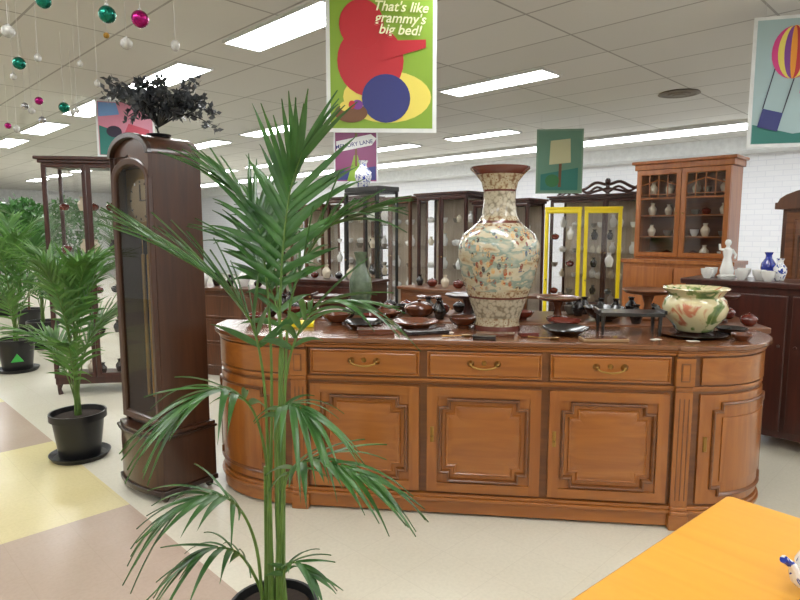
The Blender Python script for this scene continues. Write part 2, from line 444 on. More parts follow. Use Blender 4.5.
for k in range(12):
    a=2*PI*k/12; mb.tube([(.098*math.cos(a),.04,1.72+.098*math.sin(a)),(.112*math.cos(a),.04,1.72+.112*math.sin(a))],.004,4)
mb.done('hands_and_marks',dl)
for x in (-.11,-.05,.02,.09):
    MB().m(M_BRASS).lathe([(0,0),(.010,.004),(.011,.02),(.011,.85),(.010,.86),(0,.865)],x,.10,.55,14).tube([(x,.10,1.41),(x,.10,1.56)],.003,4).done('weight',ck,label='long brass chime tube')
MB().m(M_BRASS).tube([(0,.2,.66),(0,.2,1.56)],.005,6).tube([(0,.19,.62),(0,.205,.62)],.06,24).done('pendulum',ck,label='brass pendulum')
# ------------------------------------------------------------------ silver tree on the clock
tt=thing('artificial_tree','small artificial tree with dark silvery leaves on the clock','artificial tree',(-1.40,3.57,2.087))
MB().m(M_BLKPL).lathe([(0,0),(.06,0),(.07,.015),(.04,.02),(0,.02)]).done('base',tt)
mb=MB().m(W_BK); tips=[]
mb.tube([(0,0,.01),(-.01,0,.06),(.01,.01,.12)],[.014,.011,.008])
rnd=random.Random(3)
for k in range(22):
    a=rnd.uniform(0,2*PI); r=rnd.uniform(.12,.29); z=rnd.uniform(.12,.34)-r*.15
    if k==0:a,r,z=PI,.26,.31
    if k==1:a,r,z=-.15,.34,.06
    if k==2:a,r,z=.1,.32,.15
    if k==3:a,r,z=-.1,.28,.2
    mid=(r*.5*math.cos(a),r*.35*math.sin(a),.1+z*.45); tip=(r*math.cos(a),r*.7*math.sin(a),z)
    P=cr([(0,0,.06),mid,tip],8); mb.tube(P,[.006-.0005*j for j in range(9)],5); tips+=P[3:]
mb.done('trunk',tt)
def leafquad(mb,p,d,n,L,Wd):
    sdv=d.cross(n).normalized()*Wd
    a=mb.v(*p); b=mb.v(*(p+d*L*.45+sdv)); c_=mb.v(*(p+d*L)); e=mb.v(*(p+d*L*.45-sdv)); mb.f([a,b,c_,e])
def rv(r): return Vector((r.gauss(0,1),r.gauss(0,1),r.gauss(0,1))).normalized()
mb=MB().m(M_LEAFG)
for p in tips:
    for j in range(9):
        leafquad(mb,Vector(p)+rv(rnd)*.025,rv(rnd),rv(rnd),.045,.012)
mb.done('foliage',tt,norm=False)
# ------------------------------------------------------------------ palms
def frond(pts,parent,L=.38,start=.45,n=16,droop=.35,wd=.014,leaf=M_LEAF,rnd=random,sr=.006,ns=26,fwd=.55):
    mb=MB(); P=cr(pts,ns)
    mb.m(M_STEM).tube(P,[sr*(1-.8*i/ns) for i in range(ns+1)],5)
    mb.m(leaf)
    for i in range(n):
        q=i/(n-1); s=(start+(1-start)*q)*ns; k=min(int(s),ns-1); p=P[k].lerp(P[k+1],s-k)
        T=(P[k+1]-P[k]).normalized(); Sd=T.cross(Vector((0,0,1)))
        if Sd.length<.25: Sd=T.cross(Vector((.3,1,0)))
        Sd.normalize(); Nn=Sd.cross(T)
        f=max(.6,math.sin(PI*(.22+.55*q)))
        for sd in (-1,1):
            d=(T*(fwd+.8*q+rnd.uniform(-.15,.15))+Sd*sd*(.85-.45*q)+Nn*rnd.uniform(-.1,.3)).normalized()
            l=L*f*rnd.uniform(.8,1.15); dr=droop*rnd.uniform(.3,1.9)
            W=d.cross(Nn).normalized(); pr=None; m=8
            for j in range(m+1):
                u=j/m
                cpt=p+d*l*u+Vector((0,0,-dr*l*u*u*.9))
                wv=W*wd*max(.02,(math.sin(PI*min(1,(u*.86+.14))**.8)))
                row=[mb.v(*(cpt-wv+Nn*wd*.35)),mb.v(*cpt),mb.v(*(cpt+wv+Nn*wd*.35))]
                if pr: mb.f([pr[0],pr[1],row[1],row[0]]); mb.f([pr[1],pr[2],row[2],row[1]])
                pr=row
    mb.done('frond',parent,norm=False,ang=2)
def pot(parent,r,h,saucer=True,z=0):
    z0=.02 if saucer else 0
    MB().m(M_BLKPL).lathe([(0,z0),(r*.72,z0),(r*.9,h*.86),(r,h*.86),(r,h),(r*.93,h),(r*.88,h*.88),(0,h*.87)],seg=32).done('pot',parent,label='black plastic nursery pot')
    if saucer: MB().m(M_BLKPL).lathe([(0,0),(r*.95,0),(r*1.08,.035),(r*1.05,.035),(r*.92,.012),(0,.012)],seg=32).done('saucer',parent)
    MB().m(M_SOIL).lathe([(0,h*.87),(r*.86,h*.87),(r*.86,h*.9),(r*.4,h*.93),(0,h*.92)],seg=24).done('soil',parent)
pm=thing('potted_palm','tall kentia palm in a black pot in front of the sideboard','potted palm',(-.445,1.97,0))
pot(pm,.155,.25)
rnd=random.Random(11)
FR=[
 ([(-.02,0,.22),(.0,-.02,.8),(-.02,-.05,1.2),(-.12,-.08,1.38),(-.30,-.10,1.50)],.38,.48,16,.14,.0125),
 ([(-.03,.02,.22),(.0,.05,.9),(-.01,.08,1.35),(-.06,.12,1.60),(-.16,.14,1.72)],.32,.52,15,.16,.012),
 ([(.02,0,.22),(.04,.0,1.0),(.05,.02,1.4),(.08,.03,1.66),(.13,.0,1.80)],.33,.48,17,.14,.0125),
 ([(.03,.03,.22),(.05,.04,1.0),(.08,.06,1.34),(.18,.08,1.54),(.30,.05,1.60)],.30,.50,14,.22,.012),
 ([(.04,-.02,.22),(.05,-.03,.8),(.08,-.04,1.12),(.17,-.08,1.30),(.28,-.12,1.33)],.27,.55,11,.35,.012),
 ([(.0,-.02,.22),(.01,-.06,.7),(-.02,-.12,.98),(-.10,-.2,1.07),(-.18,-.26,1.04)],.26,.54,11,.55,.012),
 ([(.02,-.03,.22),(.04,-.07,.6),(.05,-.1,.92),(.10,-.15,1.01),(.17,-.2,.99)],.22,.56,9,.6,.011),
 ([(.03,-.03,.22),(.05,-.08,.55),(.09,-.14,.78),(.20,-.2,.85),(.35,-.24,.81)],.25,.50,12,.45,.012),
 ([(-.03,-.02,.22),(-.04,-.06,.5),(-.09,-.10,.66),(-.17,-.14,.71),(-.28,-.16,.66)],.25,.48,11,.5,.0115),
 ([(-.03,.02,.22),(-.05,-.03,.36),(-.1,-.06,.47),(-.17,-.1,.51),(-.25,-.12,.47)],.20,.42,9,.45,.0105),
 ([(.03,-.03,.22),(.04,-.05,.32),(.06,-.07,.42),(.10,-.1,.46),(.15,-.12,.43)],.15,.42,8,.4,.010),
 ([(.0,.04,.22),(.02,.12,.9),(.0,.2,1.3),(-.04,.28,1.5),(-.08,.36,1.62)],.28,.55,12,.25,.012),
 ([(.01,.03,.22),(.03,.06,.9),(.03,.10,1.2),(-.04,.14,1.42),(-.12,.16,1.50)],.28,.52,12,.3,.0115),
]
for P,L,stt,nn,dp,wdd in FR: frond(P,pm,L,stt,nn,dp,wdd,M_LEAF,rnd,.007)
mb=MB().m(M_STEM)
for x,y,h in ((-.015,0,.75),(.02,.02,.95),(.0,-.02,.65),(.03,-.02,.85)): mb.tube([(x*1.5,y,.21),(x,y,h*.6),(x,y,h)],[.013,.011,.006],8)
mb.done('trunk',pm)
def rpalm(label,loc,n,H,spread,r,h,seed,L=.3,leaf=M_LEAF2,group=None,wd=.012,nl=16):
    t=thing('potted_palm',label,'potted palm',loc,0,group); pot(t,r,h); q=random.Random(seed)
    for k in range(n):
        a=2*PI*k/n+q.uniform(-.4,.4); sp=spread*q.uniform(.6,1.1); hh=H*q.uniform(.78,1.0); 
        if k%3==0: hh*=.66; 
        cx,cy=math.cos(a),math.sin(a)
        frond([(.02*cx,.02*cy,h*.85),(.05*cx*sp,.05*cy*sp,hh*.5),(.25*sp*cx,.25*sp*cy,hh*.8),(.55*sp*cx,.55*sp*cy,hh*.96),(.8*sp*cx,.8*sp*cy,hh*1.01)],t,L,.40,nl,.28,wd,leaf,q,ns=18,fwd=.65)
    return t
rpalm('bushy green palm in black pot beside the longcase clock',(-2.21,4.0,0),15,1.55,.36,.18,.32,5,.30,wd=.0105)
t2=rpalm('green palm in black pot by the glass display cabinet',(-4.26,6.56,0),15,1.65,.45,.2,.36,6,.34)
mb=MB().m(mat('green_sticker',C(60,170,70),.5)); mb.M=Matrix.Rotation(math.atan2(.545,.84),4,'Z')
mb.prismy([(-.06,.13),(.06,.13),(0,.22)],-.188,-.170); mb.done('pot_label',t2,label='small green triangular sticker')
rpalm('green palm in black pot among other plants',(-4.75,7.9,0),13,1.8,.45,.2,.36,8,.36,M_LEAF3)
rpalm('green palm in black pot beside the shop cabinets',(-4.3,9.4,0),11,1.8,.55,.2,.36,10,.36,M_LEAF)
def bush(label,loc,H,R,seed):
    t=thing('potted_ficus',label,'potted plant',loc); pot(t,.2,.34); q=random.Random(seed)
    mb=MB().m(W_DK2); mb.tube([(0,0,.3),(.03,0,H*.35),(0,.02,H*.6)],[.02,.016,.012],6)
    mb.done('trunk',t)
    mb=MB().m(M_LEAF3)
    for k in range(1500):
        d=rv(q)*R*q.uniform(.4,1)**.5; d.z*=1.25
        leafquad(mb,Vector((0,0,H-R*1.1))+d,rv(q),rv(q),.10,.025)
    mb.done('foliage',t,norm=False)
bush('leafy green ficus tree in black pot',(-7.3,10.9,0),1.95,.45,1)
bush('leafy green ficus tree in black pot',(-5.8,9.3,0),2.0,.42,2)
bush('leafy green ficus tree in black pot',(-6.1,11.2,0),2.1,.5,4)
# ------------------------------------------------------------------ yellow table + teapot
M_TT=wood('honey_lacquer',C(214,150,42),C(224,162,54),'X',.4,.12,.6)
ty=thing('yellow_table','honey yellow wooden table with rounded corners','table',(1.0,1.75,0),math.atan2(-.77,.64))
def rr(x0,x1,y0,y1,r,n=6):
    P=[]
    for cx,cy,a0 in ((x1-r,y1-r,0),(x0+r,y1-r,PI/2),(x0+r,y0+r,PI),(x1-r,y0+r,1.5*PI)):
        for k in range(n+1): P.append((cx+r*math.cos(a0+PI/2*k/n),cy+r*math.sin(a0+PI/2*k/n)))
    return P
MB().m(M_TT).prism(rr(0,.85,-1.35,0,.02),.715,.75).done('table_top',ty,bev=.006)
MB().m(M_TT).box(.05,.8,-1.3,-.05,.62,.715).done('apron',ty)
for x in (.06,.72):
    for y in (-1.28,-.13): MB().m(M_TT).box(x,x+.06,y,y+.06,0,.62).done('leg',ty,bev=.006)
tp=thing('teapot','blue and white porcelain teapot on the yellow table','teapot',(.965,1.25,.751),.2)
M_BW,nt,p=base('blue_white_china')
n=noise(nt,coords(nt),28,2,1.5); nt.links.new(ramp(nt,n,[(.0,C(225,226,226)),(.54,C(225,226,226)),(.58,C(40,60,150)),(1,C(30,50,140))]),p.inputs['Base Color']); p.inputs['Roughness'].default_value=.12
MB().m(M_BW).lathe([(0,0),(.04,0),(.045,.008),(.07,.03),(.078,.055),(.065,.085),(.035,.1),(0,.1)],seg=32).done('body',tp)
MB().m(M_BW).lathe([(.036,.1),(.034,.108),(.015,.118),(.006,.122),(.01,.13),(.008,.138),(0,.14)]).done('lid',tp)
MB().m(M_BW).tube(cr([(-.065,0,.03),(-.1,0,.045),(-.115,0,.075),(-.14,0,.095)],8),[.02,.018,.016,.014,.012,.010,.009,.008,.009],10).done('spout',tp)
MB().m(M_BW).tube(cr([(.06,0,.08),(.11,0,.085),(.115,0,.05),(.065,0,.03)],10),.006,8).done('handle',tp)
# ------------------------------------------------------------------ satsuma vase
def vase_mat():
    m,nt,p=base('painted_porcelain'); N=nt.nodes; Lk=nt.links
    v=coords(nt); sep=N.new('ShaderNodeSeparateXYZ'); Lk.new(v,sep.inputs[0])
    mr=N.new('ShaderNodeMath'); mr.operation='DIVIDE'; Lk.new(sep.outputs[2],mr.inputs[0]); mr.inputs[1].default_value=.93
    z=mr.outputs[0]
    K=(0,0,0,1); Wh=(1,1,1,1)
    def mix(f,a,b):
        q=N.new('ShaderNodeMix'); q.data_type='RGBA'; Lk.new(f,q.inputs[0]); Lk.new(a,q.inputs[6]); Lk.new(b,q.inputs[7]); return q.outputs[2]
    cream=C(190,180,156); rust=C(118,58,40); dark=C(66,52,44); gold=C(156,130,86)
    v2=coords(nt,(1,1,2.6))
    n1=noise(nt,v2,5.5,7,.2)
    scene=ramp(nt,n1,[(0,C(176,178,166)),(.40,cream),(.46,C(150,160,146)),(.50,C(120,138,126)),(.53,cream),(.60,C(180,168,138)),(.66,C(150,120,90)),(.70,C(112,120,98)),(.76,cream)])
    v3=coords(nt,(1.7,1.7,1))
    vo2=N.new('ShaderNodeTexVoronoi'); vo2.inputs['Scale'].default_value=22; vo2.inputs['Randomness'].default_value=.9; Lk.new(v3,vo2.inputs['Vector'])
    sc=N.new('ShaderNodeSeparateColor'); Lk.new(vo2.outputs['Color'],sc.inputs[0])
    fig=ramp(nt,sc.outputs[0],[(0,C(160,84,52)),(.25,C(74,86,116)),(.42,C(122,52,40)),(.6,C(198,156,106)),(.78,C(66,56,54))],'CONSTANT')
    fine=noise(nt,v,85,2,0)
    fig=mix(ramp(nt,fine,[(.46,K),(.52,Wh)]),fig,ramp(nt,sc.outputs[1],[(0,C(196,170,126)),(.5,C(150,116,88)),(.8,C(96,112,110))],'CONSTANT'))
    n3=noise(nt,v,5.5,2,0)
    mm=N.new('ShaderNodeMath'); mm.operation='MULTIPLY'
    Lk.new(ramp(nt,vo2.outputs['Distance'],[(0,Wh),(.38,Wh),(.46,K)]),mm.inputs[0]); Lk.new(ramp(nt,n3,[(.47,K),(.50,Wh)]),mm.inputs[1])
    scene=mix(mm.outputs[0],scene,fig)
    vo=N.new('ShaderNodeTexVoronoi'); vo.inputs['Scale'].default_value=48; Lk.new(v,vo.inputs['Vector'])
    pat=ramp(nt,vo.outputs['Distance'],[(0,rust),(.16,gold),(.28,cream),(.55,C(176,160,130)),(.75,C(130,100,74))])
    pat2=ramp(nt,vo.outputs['Distance'],[(0,C(140,88,62)),(.2,cream),(.5,C(180,170,148)),(.8,C(130,120,100))])
    a=mix(ramp(nt,z,[(0,K),(.25,Wh),(.66,K)],'CONSTANT'),pat2,scene)
    a=mix(ramp(nt,z,[(0,Wh),(.08,K),(.21,Wh),(.25,K),(.64,Wh),(.70,K),(.86,Wh)],'CONSTANT'),a,pat)
    dkc=N.new('ShaderNodeRGB'); dkc.outputs[0].default_value=C(98,50,40)
    a=mix(ramp(nt,z,[(0,Wh),(.03,K),(.20,Wh),(.212,K),(.66,Wh),(.675,K),(.85,Wh),(.862,K),(.95,Wh)],'CONSTANT'),a,dkc.outputs[0])
    Lk.new(a,p.inputs['Base Color']); p.inputs['Roughness'].default_value=.2; p.inputs['Coat Weight'].default_value=.4
    return m
VS=.93/155
vp=[(23,0),(23,3),(21,8),(23,16),(30,34),(36,52),(39.5,70),(39.5,82),(35,92),(27,98),(20,104),(17,110),(15.5,122),(15.5,132),(17.5,141),(23,148),(28.5,153),(28.5,155)]
prof=[(0,0)]+[(r*.0059,z*VS) for r,z in vp]+[(25*.0059,152*VS),(15*.0059,140*VS),(12*.0059,110*VS),(0,105*VS)]
ZT=.978
MB().m(vase_mat()).lathe(prof,seg=56).done('floor_vase',None,'tall painted oriental porcelain vase with flared rim on sideboard','vase',(.57,3.48,ZT),ang=.9)
# ------------------------------------------------------------------ jardiniere
def jar_mat():
    m,nt,p=base('flower_glaze'); N=nt.nodes; Lk=nt.links
    n=noise(nt,coords(nt),8,3,1.0)
    Lk.new(ramp(nt,n,[(0,C(160,84,60)),(.36,C(172,104,74)),(.43,C(196,184,142)),(.54,C(196,186,146)),(.58,C(112,128,70)),(.68,C(64,88,44)),(.76,C(190,176,130))]),p.inputs['Base Color'])
    p.inputs['Roughness'].default_value=.2; p.inputs['Coat Weight'].default_value=.5; return m
MB().m(jar_mat()).lathe([(0,0),(.09,0),(.1,.01),(.11,.03),(.155,.08),(.168,.13),(.155,.175),(.135,.195),(.15,.215),(.172,.235),(.168,.24),(.14,.22),(.125,.19),(.13,.1),(0,.04)],seg=40).done('jardiniere',None,'cream ceramic jardiniere painted with red and green flowers','ceramic bowl',(1.63,3.29,1.0),ang=.9)
MB().m(M_BLKLQ).lathe([(0,0),(.12,0),(.17,.012),(.18,.018),(.17,.018),(.12,.01),(0,.01)],seg=36).done('round_tray',None,'round black lacquer tray under the flowered bowl','tray',(1.60,3.25,ZT))
# ------------------------------------------------------------------ clutter
def lobj(name,label,cat,prof,mt,loc,seg=28,group=None,rz=0):
    return MB().m(mt).lathe(prof,seg=seg).done(name,None,label,cat,loc,rz,group=group,ang=.8)
def plate(r,k=1): return [(0,0),(r*.55,0),(r*.6,.005),(r,.02*k),(r*.98,.024*k),(r*.6,.011),(0,.009)]
def bowl(r,h): return [(0,0),(r*.4,0),(r*.42,.01),(r*.75,h*.35),(r*.95,h*.8),(r,h),(r*.95,h),(r*.7,h*.42),(0,h*.2)]
def lidded(r,h): return [(0,0),(r*.5,0),(r*.9,h*.25),(r,h*.5),(r*1.02,h*.53),(r*.9,h*.7),(r*.4,h*.88),(r*.1,h*.9),(r*.14,h*.97),(0,h)]
def pedestal(r,h): return [(0,0),(r*.5,0),(r*.52,.015),(r*.2,.03),(r*.13,h*.5),(r*.25,h*.8),(r*.85,h*.86),(r,h*.97),(r*.97,h),(r*.8,h*.92),(0,h*.9)]
def vasep(r,h): return [(0,0),(r*.6,0),(r*.65,.02*h),(r,h*.4),(r*.95,h*.58),(r*.45,h*.78),(r*.4,h*.88),(r*.6,h),(r*.5,h),(r*.3,h*.85),(0,h*.6)]
def cup(r,h): return [(0,0),(r*.5,0),(r*.55,.1*h),(r*.9,h*.5),(r,h),(r*.93,h),(r*.8,h*.5),(0,h*.15)]
def on(x,y,z=ZT): q=SBW(x,y); return (q[0],q[1],z)
lobj('shallow_dish','black lacquer shallow dish on the sideboard','dish',plate(.13,1.6),M_BLKLQ,on(.45,.24))
lobj('shallow_dish','dark brown lacquer dish near the vase','dish',plate(.10,1.8),M_RED,on(.48,.50))
lobj('bowl','small dark bowl at the sideboard end','bowl',bowl(.085,.035),M_BLKLQ,on(1.37,.36))
lobj('small_dish','little brown dish at the sideboard end','dish',plate(.055,1.5),M_BRN,on(1.34,.15))
lobj('shallow_dish','brown lacquer dish beside the palm','dish',plate(.14,1.8),M_BRN,on(-.40,.36))
lobj('shallow_dish','dark round dish on the sideboard','dish',plate(.12,1.8),M_BLKLQ,on(-.70,.30))
lobj('bowl','brown wooden bowl on the sideboard','bowl',bowl(.09,.06),M_BRN,on(-.12,.42))
def stand(label,loc,rz,mt,W_=.17,D_=.09,H_=.125):
    lt=thing('tray_table',label,'display stand',loc,rz)
    MB().m(mt).box(-W_,W_,-D_,D_,H_-.02,H_).box(-W_-.01,-W_+.005,-D_,D_,H_-.005,H_+.015).box(W_-.005,W_+.01,-D_,D_,H_-.005,H_+.015).done('top',lt,bev=.002)
    for x in (-W_+.02,W_-.02):
        for y in (-D_+.02,D_-.02): MB().m(mt).tube([(x,y,H_-.02),(x,y,H_*.4),(x,y,.01),(x,y,.0)],[.012,.01,.008,.009],8).done('leg',lt)
stand('low dark wooden display stand with four legs',on(.80,.30,ZT+.001),SBR,W_BK)
MB().m(M_TAN).prism(rr(-.12,.12,-.05,.05,.01),0,.014).m(M_BRN).prism(rr(-.11,.11,-.042,.042,.01),.014,.018).done('leather_case',None,'flat tan leather case on the sideboard','leather case',on(.62,.06),.1+SBR,bev=.003)
def knife(loc,rz,label):
    t=thing('serving_spoon',label,'spoon',loc,rz)
    MB().m(M_ABRASS).tube([(-.09,0,.008),(-.03,0,.006),(.03,0,.008)],[.006,.003,.003],6).done('handle',t)
    MB().m(M_ABRASS).lathe([(0,0),(.015,.002),(.022,.01),(.020,.011),(0,.005)],.05,0,0,14,1.4,1).done('spoon_bowl',t)
knife(on(-.14,.07),.2,'small brass serving spoon on the sideboard'); knife(on(.32,.06),-.3,'small brass serving spoon near the vase')
for (x,y,r_,w_,d_,h_,mt,lb) in ((-.32,.16,.3,.12,.05,.02,M_BLKLQ,'flat black lacquer box'),(.06,.14,-.1,.10,.04,.015,M_BRN,'flat brown wooden box'),(.0,.02,-.2,.06,.03,.02,M_BLKLQ,'small black lacquer box'),(.24,.15,.1,.05,.03,.02,M_RED,'small red lacquer box'),(-.6,.12,.1,.1,.05,.03,M_BRN,'small brown box'),(-1.12,.34,.1,.10,.07,.022,W_YE,'bright yellow box')):
    t=thing('trinket_box',lb+' on the sideboard','box',on(x,y),r_)
    MB().m(mt).box(-w_,w_,-d_,d_,0,h_*.6).done('box_base',t,bev=.002); MB().m(mt).box(-w_*1.03,w_*1.03,-d_*1.04,d_*1.04,h_*.62,h_).done('lid',t,bev=.002)
M_CARD=mat('price_card',C(215,212,200),.7)
for k,(x,y,r_) in enumerate(((-.20,.2,.3),(.14,.24,-.3),(.90,.12,.5),(1.08,.10,.1))):
    MB().m(M_CARD).prism(rr(-.03,.03,-.018,.018,.003,2),0,.0012).done('price_card',None,'small blank cream card on the sideboard','card',on(x,y),r_,group='small cards on the sideboard')
ZR=.976
M_GRN=mat('green_glaze',C(98,116,92),.25,0,.6,30,coat=.4)
def at(x,y,z=ZR): q=SBW(x,y); return (q[0],q[1],z)
lobj('vase','green glazed bottle vase on the buffet','vase',vasep(.08,.43),M_GRN,at(-.83,.88))
lobj('pedestal_dish','brown turned wooden pedestal dish on the buffet','pedestal dish',pedestal(.16,.2),W_MID,at(1.06,.88))
lobj('pedestal_dish','dark turned wooden pedestal dish on the buffet','pedestal dish',pedestal(.13,.18),W_DK,at(1.46,.82))
lobj('pedestal_dish','dark pedestal dish standing on the buffet','pedestal dish',pedestal(.15,.16),W_DK,at(-.10,.82))
lobj('pedestal_dish','brown pedestal dish beside the large vase','pedestal dish',pedestal(.14,.15),M_BRN,at(.48,.80))
lobj('bowl','large black lacquer bowl on the buffet','bowl',bowl(.13,.09),M_BLKLQ,at(.77,.79))
lobj('lidded_bowl','brown lidded bowl on the buffet','lidded bowl',lidded(.1,.12),M_BRN,at(-.42,.80))
stand('small brown wooden stand with four legs on the buffet',at(.40,1.07,ZR+.001),SBR,W_MID,.13,.08,.13)
stand('low dark wooden stand on the buffet',at(-1.05,.98,ZR+.001),SBR,W_DK,.13,.08,.12)
protos=[('bowl','dark lacquer bowl among crockery',bowl(.085,.06),M_BLKLQ),('bowl','brown wooden bowl among crockery',bowl(.09,.065),M_BRN),
 ('plate','brown wooden plate among crockery',plate(.11,1.8),M_BRN),('plate','black plate among crockery',plate(.12,1.8),M_BLKLQ),('lidded_jar','dark lidded jar among crockery',lidded(.045,.08),M_BLKLQ),
 ('small_vase','small cream vase among ornaments',vasep(.045,.13),M_CREAM),('small_vase','small black vase among ornaments',vasep(.04,.12),M_BLKLQ),('cup','small white china cup',cup(.045,.07),M_WHITE),('lidded_jar','red brown lidded jar among crockery',lidded(.05,.08),M_RED),('cup','small grey pottery cup',cup(.045,.06),M_GREY),
 ('small_vase','small white china vase',vasep(.05,.17),M_WHITE),('teapot_bowl','white china lidded bowl',lidded(.06,.10),M_WHITE),('pedestal_dish','small brown pedestal dish among crockery',pedestal(.09,.11),M_BRN),('bowl','red brown bowl among crockery',bowl(.08,.055),M_RED)]
PR={}
def place(k,loc,rz=0,group='crockery',scale=None):
    n,l,pf,mt=protos[k]
    if k not in PR: 
        PR[k]=lobj(n.replace('teapot_bowl','lidded_bowl'),l,n.replace('teapot_bowl','lidded bowl').replace('_',' '),pf,mt,loc,22,group); o=PR[k]
        if scale:o.scale=(scale,)*3
        return o
    return dup(PR[k],loc,rz,scale or 1,None,group)
rnd=random.Random(22)
used=[(-.83,.88,.08),(1.06,.88,.16),(1.46,.82,.13),(-.10,.82,.15),(.48,.80,.14),(.77,.79,.13),(-.42,.80,.1),(.40,1.07,.14),(-1.05,.98,.16)]
cnt=0
for tries in range(4000):
    k=rnd.choice([0,0,1,1,2,2,3,3,4,8,12,12,12,13,13,6] if tries<2500 else [4,8,9,6,5]); rad=max(r for r,z in protos[k][2])
    x=rnd.uniform(-1.42,1.62); y=rnd.uniform(.66+rad*.5,1.18)
    if y-rad<.625 or y+rad>1.215: continue
    if all((x-a)**2+(y-b)**2>(rad+r+.006)**2 for a,b,r in used):
        used.append((x,y,rad)); place(k,at(x,y),0,'crockery on the buffet'); cnt+=1
    if cnt>=70: break
for x,y,k in ((-.9,.44,1),(-1.40,.42,13),(-.68,.50,13)):
    place(k,on(x,y),0,'crockery on the sideboard')
# ------------------------------------------------------------------ dark cupboard right
dc=thing('dark_cupboard','dark mahogany cupboard holding porcelain figures','cupboard',(2.68,4.09,0),-R45)
MB().m(W_DK).box(-.70,.70,.01,.45,.09,1.15).done('body',dc,bev=.004)
MB().m(W_DK).box(-.73,.73,-.02,.47,1.15,1.19).done('top',dc,bev=.006)
for sx in (-1,1):
    d=MB().m(W_DK).mould(rect(sx*.345,.62,.66,.96),[(0,-.01),(0,.006),(.006,.008)],flat).done('door',dc,ang=.3)
    MB().m(W_DK).ball((sx*.05,-.018,.75),.012,10).done('knob',d,label='small dark turned knob')
for x in (-.68,.62):
    for y in (.02,.38): MB().m(W_DK).box(x,x+.06,y,y+.06,0,.09).done('foot',dc)
ZC=1.191
def onchest(x,y,z=ZC):
    a=-R45; return (2.68+x*math.cos(a)-y*math.sin(a),4.09+x*math.sin(a)+y*math.cos(a),z)
fg=thing('porcelain_figurine','white porcelain standing figurine with raised arm on cupboard','figurine',onchest(-.46,.16))
MB().m(M_WHITE).lathe([(0,0),(.06,0),(.065,.02),(.05,.03),(0,.03)],seg=16).done('base',fg)
mb=MB().m(M_WHITE).lathe([(.045,.03),(.05,.06),(.035,.12),(.026,.16),(.035,.2),(.034,.22),(.014,.235),(.013,.245),(.022,.258),(.024,.272),(.016,.29),(0,.296)],seg=14)
mb.tube([(.03,0,.215),(.055,-.01,.18),(.04,-.03,.15)],[.012,.01,.008],8).tube([(-.03,0,.215),(-.06,0,.22),(-.065,0,.26)],[.012,.010,.008],8)
mb.done('figure',fg)
for i,(x,y) in enumerate(((-.57,.08),(-.34,.10),(-.24,.16),(-.60,.26),(-.38,.30),(-.16,.06))): 
    o=place(7,onchest(x,y),0,'white cups on the cupboard',1.05)
lobj('blue_vase','small cobalt blue vase on the cupboard','vase',vasep(.05,.2),M_BLUE,onchest(-.22,.30))
MB().m(M_BW).lathe(vasep(.045,.16),seg=20).done('blue_white_vase',None,'small blue and white vase on cupboard','vase',onchest(-.12,.20),ang=.8)
